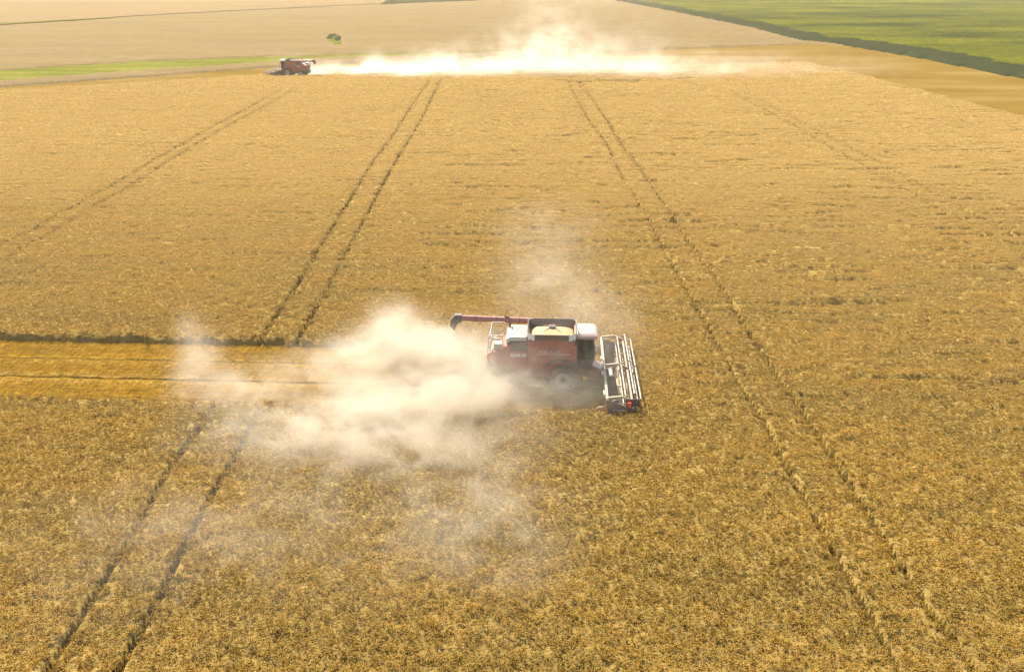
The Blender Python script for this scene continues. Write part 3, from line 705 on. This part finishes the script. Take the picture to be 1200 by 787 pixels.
    for s in (-1, 1):
        mi = MB().path([(2.3, s * 1.0, 3.3), (2.6, s * 1.45, 3.2), (2.6, s * 1.45, 2.95)], .02); mi.box(2.57, 2.63, s * 1.45 - .13, s * 1.45 + .13, 2.6, 3.0); mi.build('mirror', black, cbo)
        MB().tube((2.5, s * 1.05, 1.95), (2.56, s * 1.05, 1.95), .08, 12).build('turn_signal', orange_em, cbo)
    for y0_, y1_ in ((.98, 1.75), (-1.35, -.99)): MB().box(1.0, 2.2, y0_, y1_, 1.62, 1.68).build('cab_platform', dark, root)
    pr_ = MB().path([(1.05, 1.72, 1.68), (1.05, 1.72, 2.65), (2.15, 1.72, 2.65), (2.15, 1.72, 1.68)], .022); pr_.build('platform_rail', bright, root)
    cl = MB()
    for xx in (1.35, 1.85): cl.bar((xx, 2.25, .45), (xx, 1.78, 1.65), .05)
    for k in range(5): cl.bar((1.35, 2.22 - .1 * k, .5 + .27 * k), (1.85, 2.22 - .1 * k, .5 + .27 * k), .06)
    cl.build('cab_ladder', dark, root)
    # ---- running gear
    ax = MB().tube((0, -1.5, .98), (0, 1.5, .98), .2, 14); ax.box(-.5, .5, -.85, .85, .7, 1.3); ax.build('front_axle', dark, root)
    ra = MB().tube((-3.75, -1.35, .72), (-3.75, 1.35, .72), .13, 12); ra.box(-3.95, -3.55, -.4, .4, .6, 1.1); ra.build('rear_axle', dark, root)
    for s in (-1, 1):
        wheel(root, 0, s * 1.62, .98, .70, s); wheel(root, -3.75, s * 1.48, .73, .50, s)
    # drives and tanks hanging below the panels, between the wheels
    for s in (-1, 1):
        lb = MB().box(-2.9, -1.25, s * 1.05 - .16, s * 1.05 + .16, .72, 1.35); lb.build('fuel_tank' if s < 0 else 'battery_box', dark, root, .05)
        for xx, rr2, zz in ((-2.2, .30, 1.62), (-1.45, .20, 1.48), (-4.35, .26, 1.5)):
            pl = MB().tube((xx, s * 1.34, zz), (xx, s * 1.42, zz), rr2, 20); pl.tube((xx, s * 1.34, zz), (xx, s * 1.45, zz), rr2 * .3, 12); pl.build('drive_pulley', dark, root)
        for k in range(5): MB().box(-.95 + .02 * k, -.45 + .02 * k, s * 1.474 - .008, s * 1.474 + .008, 2.95 - .06 * k, 2.975 - .06 * k).build('vent_slot', dark, root)
        MB().box(-1.02, -1.0, s * 1.468 - .006, s * 1.468 + .006, 1.98, 3.14).build('panel_seam', black, root)
    # ---- feeder house
    fh = MB(); fh.prism([(.85,.95),(2.95,.28),(3.02,1.12),(2.1,1.55),(.9,1.75)], -.62, .62); fo = fh.build('feeder_house', red, root, .03)
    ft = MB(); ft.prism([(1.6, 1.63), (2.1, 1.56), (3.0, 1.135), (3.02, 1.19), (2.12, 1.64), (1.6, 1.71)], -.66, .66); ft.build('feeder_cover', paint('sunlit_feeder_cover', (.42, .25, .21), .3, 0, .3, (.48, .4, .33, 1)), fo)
    # ---- header
    W = 5.35
    hd = MB()
    hd.prism([(2.98,.28),(3.06,.28),(3.06,1.22),(2.98,1.22)], -W, W)                 # rear sheet
    hd.prism([(3.0,.16),(3.9,.10),(4.22,.10),(4.22,.15),(3.9,.16),(3.06,.22)], -W, W) # floor
    ho = hd.build('header_frame', cream, root)
    bt = MB(); bt.box(2.86, 3.02, -W, W, 1.22, 1.36)
    for k in range(9):
        yy = -W + .15 + k * (2 * W - .3) / 8; bt.box(2.90, 2.98, yy - .05, yy + .05, .3, 1.22)
    bt.box(2.72, 2.90, -1.0, -.72, .35, 1.6); bt.box(2.72, 2.90, .72, 1.0, .35, 1.6); bt.bar((2.8, -1.0, 1.55), (2.8, 1.0, 1.55), .1)
    bt.build('top_beam', cream, ho)
    for (y0_, y1_) in ((-1.5, -.85), (.85, 1.5), (-4.8, -4.2)): MB().box(2.72, 2.86, y0_, y1_, 1.18, 1.42).build('drive_cover', bright, ho)
    ag = MB().tube((3.48, -W + .08, .62), (3.48, W - .08, .62), .17, 18); ago = ag.build('header_auger', bat_m, ho, smooth=True)
    nt_ = 13
    for s in (-1, 1):
        fg = MB(); seg = 16; tot = nt_ * seg
        for i in range(tot):
            t0, t1 = i / tot, (i + 1) / tot; P = []
            for tt in (t0, t1):
                a = s * tt * nt_ * math.tau; yy = s * (W - .1 - tt * (W - .9))
                for rad in (.17, .33): P.append((3.48 + rad * math.cos(a), yy, .62 + rad * math.sin(a)))
            fg.add(P + [(p[0], p[1] + .012, p[2]) for p in P], [(0, 1, 3, 2), (4, 6, 7, 5), (1, 5, 7, 3)])
        fg.build('auger_flight', dark, ago)
    kb = MB().box(4.2, 4.28, -W, W, .09, .13)
    for k in range(139):
        yy = -W + .04 + k * .0765; kb.add([(4.28, yy, .10), (4.28, yy + .05, .10), (4.42, yy + .025, .10), (4.28, yy + .025, .14)], [(0, 1, 2), (0, 2, 3), (1, 3, 2), (0, 3, 1)])
    kb.build('cutter_bar', dark, ho)
    # end plates and dividers
    for s in (-1, 1):
        ep = MB(); ya, yb = sorted((s * W, s * (W + .10)))
        ep.prism([(2.85,.12),(4.5,.06),(5.45,.18),(5.5,.30),(4.9,.62),(3.9,.98),(3.05,1.28),(2.85,1.28)], ya, yb); eo2 = ep.build('end_panel', paint('dusty_end_panel', (.10, .028, .02), .5, 0, .45), ho, .02)
        dv = MB(); dv.loft([[(4.3, s * (W + .02), .08), (4.3, s * (W + .22), .08), (4.3, s * (W + .2), .75), (4.3, s * (W + .02), .8)], [(5.62, s * (W + .09), .12), (5.62, s * (W + .13), .12), (5.62, s * (W + .13), .2), (5.62, s * (W + .09), .2)]])
        dv.build('crop_divider', black, eo2)
        MB().box(3.35, 4.25, s * (W + .101) - (.006 if s < 0 else 0), s * (W + .101) + (.006 if s > 0 else 0), .50, .60).build('stripe', white, eo2)
        tw = MB().rev([(-.1, .2), (-.12, .3), (-.08, .34), (.08, .34), (.12, .3), (.1, .2)], (0, 0, 0), 24); two = tw.build('gauge_wheel', rubber, ho, smooth=True); two.location = (2.55, s * (W - .18), .34)
        MB().tube((0, s * .06, 0), (0, s * .13, 0), .19, 18).build('rim', orange_em if s < 0 else silver, two)
        MB().bar((2.62, s * (W - .18), .5), (2.95, s * (W - .18), .8), .1).build('gauge_wheel_arm', dark, ho)
        MB().box(4.28, 4.52, s * (W + .02), s * (W + .30), .96, 1.20).build('reflector_panel', redsq, ho, .01)
        MB().bar((4.4, s * (W + .15), .55), (4.4, s * (W + .15), .97), .05).build('reflector_post', dark, ho)
    # reel: two halves on three arms
    RX, RZ, RR = 4.62, 1.12, .60
    for yy in (-W + .04, 0, W - .04):
        ra_ = MB().bar((3.0, yy, 1.38), (3.9, yy, 1.50), .12, .14); ra_.bar((3.9, yy, 1.50), (RX + .1, yy, RZ + .05), .11, .13); ra_.tube((3.05, yy, 1.1), (3.95, yy, 1.36), .04, 8)
        ra_.build('reel_arm', cream, ho)
    nb = 6
    for (ya, yb) in ((-W + .14, -.12), (.12, W - .14)):
        rl = MB().tube((RX, ya, RZ), (RX, yb, RZ), .075, 14); rlo = rl.build('reel', cream, ho, smooth=True)
        for yy in (ya + .02, (ya + yb) / 2, yb - .02):
            sd_ = MB(); P = [(RX + RR * math.cos(math.tau * k / nb + .35), yy, RZ + RR * math.sin(math.tau * k / nb + .35)) for k in range(nb)]
            for k in range(nb): sd_.bar((RX, yy, RZ), P[k], .05, .03); sd_.bar(P[k], P[(k + 1) % nb], .04, .03)
            sd_.build('reel_spider', dark, rlo)
        for k in range(nb):
            a = math.tau * k / nb + .35; bx_, bz_ = RX + RR * math.cos(a), RZ + RR * math.sin(a)
            bo = MB().box(bx_ - .038, bx_ + .038, ya, yb, bz_ - .025, bz_ + .025).build('reel_bat', bat_m, rlo, .01)
            tn = MB(); yy = ya + .06
            while yy < yb: tn.add([(bx_ - .012, yy, bz_), (bx_ + .012, yy, bz_), (bx_ + .012, yy + .02, bz_), (bx_ - .07, yy + .01, bz_ - .26)], [(0, 1, 3), (1, 2, 3), (2, 0, 3)]); yy += .13
            tn.build('tine_row', dark, bo)
    MB().box(4.2, 5.1, -W - .02, -W + .06, .8, 1.36).build('reel_drive_guard', black, ho, .02)
    # the tall upper works: everything over the axles is a little taller than sketched above
    def stretch(o):
        if o.name.split('.')[0] in ('header_frame', 'wheel', 'feeder_house', 'rear_axle', 'front_axle'): return
        if o.type == 'MESH':
            lz = o.location.z
            if lz > 1.6: o.location.z = 1.6 + (lz - 1.6) * 1.2
            else:
                for v in o.data.vertices:
                    if v.co.z > 1.6: v.co.z = 1.6 + (v.co.z - 1.6) * 1.2
        for c in o.children: stretch(c)
    stretch(root)
    def shorten(o):                                 # the cab and its roof are short
        for v in o.data.vertices: v.co.x = .95 + (v.co.x - .95) * .74 if v.co.x > .95 else v.co.x
        for c in o.children: shorten(c)
    for c in root.children:
        if c.name.split('.')[0] in ('cab', 'cab_platform', 'platform_rail', 'cab_ladder'): shorten(c)
    return root
def copy_tree(o, parent=None):
    c = o.copy(); col.objects.link(c); c.parent = parent
    for ch in o.children: copy_tree(ch, c)
    return c
def make_grain():
    m = MB(); n = 24; rings = []
    for t, z in ((1, 3.52), (.97, 3.66), (.70, 3.86), (.38, 4.02), (.06, 4.14)):
        rings.append(rrect(-.85, .35 * (1 - t), 1.55 * t, 1.38 * t, .12 * t + .02, z))
    m.loft(rings); return m.build('grain_heap', grainm)
near = make_combine()
near.location = (OX, OY, .02); near.rotation_euler = (0, 0, HEAD)
tag(near, 'large red combine harvester driving right with open grain tank, near the middle', 'combine harvester', 'combine harvesters cutting the wheat')
gh = make_grain(); gh.location = near.location; gh.rotation_euler = near.rotation_euler
tag(gh, 'tan wheat grain heaped in the tank of the large near harvester', 'grain', 'grain in the harvester tanks')
fx, fy = gp(339, 89.5)
farc = copy_tree(near); farc.location = (fx, fy + 1.6, .02); FH = math.pi + R(-11); farc.rotation_euler = (0, 0, FH)
tag(farc, 'small distant red combine harvester driving left ahead of a white dust plume', 'combine harvester', 'combine harvesters cutting the wheat')
gh2 = gh.copy(); col.objects.link(gh2); gh2.location = farc.location; gh2.rotation_euler = farc.rotation_euler
tag(gh2, 'tan wheat grain heaped in the tank of the small distant harvester', 'grain', 'grain in the harvester tanks')

# ------------------------------------------------------------------ dust
def dust_mat(name, colr, aniso):
    m, t, o = newmat(name); v = N(t, 'ShaderNodeVolumePrincipled', Density=1.0, Anisotropy=aniso); v.inputs['Color'].default_value = colr
    v.inputs['Density Attribute'].default_value = 'density'
    t.links.new(v.outputs[0], o.inputs['Volume']); return m
def dust(name, blobs, lo, hi, res, mat, nscale, label, seed=0.0, sharp=(.425, .60), ground=None, wisp=.35):
    """density grid: a sum of soft blobs (centre, radii, strength) broken up by turbulence"""
    ng = bpy.data.node_groups.new(name, 'GeometryNodeTree')
    ng.interface.new_socket('Geometry', in_out='INPUT', socket_type='NodeSocketGeometry')
    ng.interface.new_socket('Geometry', in_out='OUTPUT', socket_type='NodeSocketGeometry')
    go = ng.nodes.new('NodeGroupOutput'); L = ng.links.new
    P = ng.nodes.new('GeometryNodeInputPosition').outputs[0]
    def vm(op, a, b=None):
        n = ng.nodes.new('ShaderNodeVectorMath'); n.operation = op
        for i, v in ((0, a), (1, b)):
            if v is None: continue
            if hasattr(v, 'links'): L(v, n.inputs[i])
            else: n.inputs[i].default_value = v
        return n
    def mm(op, a, b=0.0, c=None, cl=False):
        n = ng.nodes.new('ShaderNodeMath'); n.operation = op; n.use_clamp = cl
        for i, v in ((0, a), (1, b), (2, c)):
            if v is None: continue
            if hasattr(v, 'links'): L(v, n.inputs[i])
            else: n.inputs[i].default_value = v
        return n.outputs[0]
    def nz(vec, sc, det, dist=0.0):
        n = ng.nodes.new('ShaderNodeTexNoise'); n.inputs['Scale'].default_value = sc; n.inputs['Detail'].default_value = det; n.inputs['Roughness'].default_value = .6; n.inputs['Distortion'].default_value = dist
        L(vec, n.inputs['Vector']); return n
    # warp
    wn = nz(vm('ADD', P, (seed, seed * 2, 0)).outputs[0], nscale * .55, 3)
    wv = vm('MULTIPLY', vm('SUBTRACT', wn.outputs['Color'], (.5, .5, .5)).outputs[0], (3.2 * .35 / nscale, 2.4 * .35 / nscale, 1.6 * .35 / nscale)).outputs[0]
    Q_ = vm('ADD', P, wv).outputs[0]
    tot = None
    for c, r_, s in blobs:
        d = vm('DIVIDE', vm('SUBTRACT', Q_, c).outputs[0], r_)
        l2 = vm('DOT_PRODUCT', d.outputs[0], d.outputs[0]).outputs['Value']
        gsn = mm('MULTIPLY', mm('POWER', 2.71828, mm('MULTIPLY', l2, -1.0)), s)
        tot = gsn if tot is None else mm('ADD', tot, gsn)
    n1 = nz(vm('MULTIPLY', vm('ADD', Q_, (seed * 3, 0, seed)).outputs[0], (.72, 1, 1.15)).outputs[0], nscale, 7, .6).outputs['Fac']
    n2 = nz(vm('MULTIPLY', Q_, (.7, 1.1, 1.2)).outputs[0], nscale * 3.1, 5, .6).outputs['Fac']
    n1 = mm('ADD', mm('MULTIPLY', n1, .66), mm('MULTIPLY', n2, .34))
    n1 = mm('ADD', n1, mm('MULTIPLY', mm('MINIMUM', tot, 1.0), .045))
    mr = ng.nodes.new('ShaderNodeMapRange'); mr.interpolation_type = 'SMOOTHSTEP'; L(n1, mr.inputs['Value'])
    mr.inputs['From Min'].default_value = sharp[0]; mr.inputs['From Max'].default_value = sharp[1]; mr.inputs['To Min'].default_value = wisp * .15; mr.inputs['To Max'].default_value = 1.0
    dn = mm('MULTIPLY', tot, mr.outputs[0])
    dn = mm('MAXIMUM', mm('SUBTRACT', dn, .0015), 0.0)
    vc = ng.nodes.new('GeometryNodeVolumeCube'); L(dn, vc.inputs['Density'])
    vc.inputs['Min'].default_value = lo; vc.inputs['Max'].default_value = hi
    for k, a in zip(('X', 'Y', 'Z'), res): vc.inputs['Resolution ' + k].default_value = a
    sm = ng.nodes.new('GeometryNodeSetMaterial'); sm.inputs['Material'].default_value = mat
    L(vc.outputs[0], sm.inputs[0]); L(sm.outputs[0], go.inputs[0])
    me = bpy.data.meshes.new(name); me.from_pydata([lo, hi, (lo[0], hi[1], lo[2])], [], [(0, 1, 2)]); me.materials.append(mat)
    o = bpy.data.objects.new(name, me); col.objects.link(o)
    md = o.modifiers.new('dust', 'NODES'); md.node_group = ng
    tag(o, label, 'dust', kind='stuff'); return o
def at(px, py, H):                                # a surveyed point at height H
    x_, y_ = gp(px, py, H); return (x_, y_, H)
D1 = dust_mat('near_dust', (.77, .71, .60, 1), .3)
B = []
def blob(px, py, H, rx, ry, rz, s): B.append((at(px, py, H), (rx, ry * 1.25, rz), s))
def blobd(px, py, d, rx, ry, rz, s):                # the same, given the distance along the ground
    yp = py - 393.5; q = d * (yp * CT + F * ST) / (F * CT - yp * ST); z = d * CT + q * ST
    B.append((((px - 600) / F * z, d, CAM_H - q), (rx, ry, rz), s))
for q in [(480, 445, 1.3, 3.6, 2.6, 1.2, 0.296), (540, 440, 1.4, 2.4, 2.2, 1.4, 0.387), (410, 455, 1.2, 3.4, 2.4, 1.1, 0.37), (566, 425, 1.5, 1.9, 1.8, 1.5, 0.704), (530, 418, 1.8, 2.8, 2.0, 1.5, 0.634), (490, 408, 1.9, 3.0, 2.0, 1.6, 0.563), (462, 392, 2.2, 1.7, 1.6, 1.6, 0.458), (466, 372, 2.6, 1.1, 1.2, 1.3, .4),
          (425, 408, 1.6, 2.4, 1.8, 1.4, 0.422), (390, 425, 1.3, 2.4, 1.8, 1.2, 0.282), (550, 458, 1.4, 2.6, 1.8, 1.3, 0.528), (500, 478, 1.3, 3.4, 2.0, 1.2, 0.563), (440, 490, 1.2, 3.4, 1.8, 1.1, .8),
          (385, 500, 1.2, 3.2, 1.7, 1.1, 0.422), (340, 515, 1.1, 3.0, 1.6, 1.0, 0.367), (430, 530, 1.1, 4.0, 1.5, 1.0, 0.367), (232, 430, 1.4, 1.2, 2.6, 1.7, 0.347), (222, 385, 2.2, .9, 1.2, 1.5, 0.185), (270, 455, 1.1, 2.6, 2.2, 1.0, .26),
          (330, 455, 1.1, 3.0, 2.2, 1.0, 0.254), (300, 500, 1.1, 4.0, 2.4, 1.0, 0.185), (520, 525, 1.2, 4.2, 2.0, 1.2, 0.277), (600, 475, 1.3, 3.2, 2.2, 1.5, 0.197), (635, 440, 1.6, 4.5, 3.2, 2.0, 0.197), (560, 590, 1.3, 3.6, 3.4, 1.6, .12),
          (590, 650, 1.3, 2.4, 3.0, 1.3, 0.1), (400, 610, 1.2, 9.0, 4.5, 1.5, 0.0918), (180, 640, 1.2, 7.0, 4.0, 1.5, 0.0584), (640, 330, 2.6, 4.0, 6.0, 2.2, 0.0834), (640, 250, 2.6, 5.0, 9.0, 2.2, 0.05), (690, 372, 2.6, 3.5, 4.0, 2.2, 0.0834)]: blob(*q)
dust('dust_cloud', B, (-40, 26, 0), (18, 96, 11), (360, 380, 80), D1, .42, 'cream dust cloud trailing low behind the near harvester', 3.0)

D2 = dust_mat('far_dust', (.86, .81, .72, 1), .35)
B = []
for q in [(360, 88, 255, 3, 2.5, 1.5, 0.23), (380, 87, 255, 5, 3, 1.7, 0.193), (415, 84, 256, 8, 4, 2.2, 0.156), (442, 74, 257, 3, 3, 2.6, 0.101), (470, 85, 254, 14, 8, 2.2, 0.238),
          (545, 83, 255, 16, 9, 2.6, 0.11), (620, 82, 256, 16, 9, 3.2, 0.0922), (690, 85, 256, 14, 10, 2.8, 0.0833), (650, 58, 263, 10, 9, 7, 0.0372), (645, 25, 267, 9, 9, 13, 0.0136),
          (600, 66, 261, 12, 8, 5, 0.0531), (735, 83, 256, 12, 12, 3.6, 0.0778), (800, 85, 256, 20, 12, 3.5, 0.0542), (890, 83, 256, 30, 13, 4, 0.027), (520, 70, 260, 10, 7, 3.5, 0.0638), (700, 66, 262, 18, 9, 6, 0.0319), (690, 20, 269, 24, 12, 14, 0.00744), (330, 70, 261, 8, 5, 3, 0.0106)]: blobd(*q)
dust('dust_cloud', B, (-68, 228, 0), (120, 300, 36), (380, 145, 90), D2, .16, 'long white dust plume trailing right behind the distant harvester', 11.0)

# ------------------------------------------------------------------ haze
m, t, o_ = newmat('air_haze'); v = N(t, 'ShaderNodeVolumePrincipled', Density=.00017, Anisotropy=.4); v.inputs['Color'].default_value = (1.0, .90, .70, 1)
t.links.new(v.outputs[0], o_.inputs['Volume'])
hz = MB().box(-4100, 4100, -400, 5600, -1.2, 46).build('haze', m); tag(hz, 'warm pale haze over the fields', 'haze', kind='stuff')
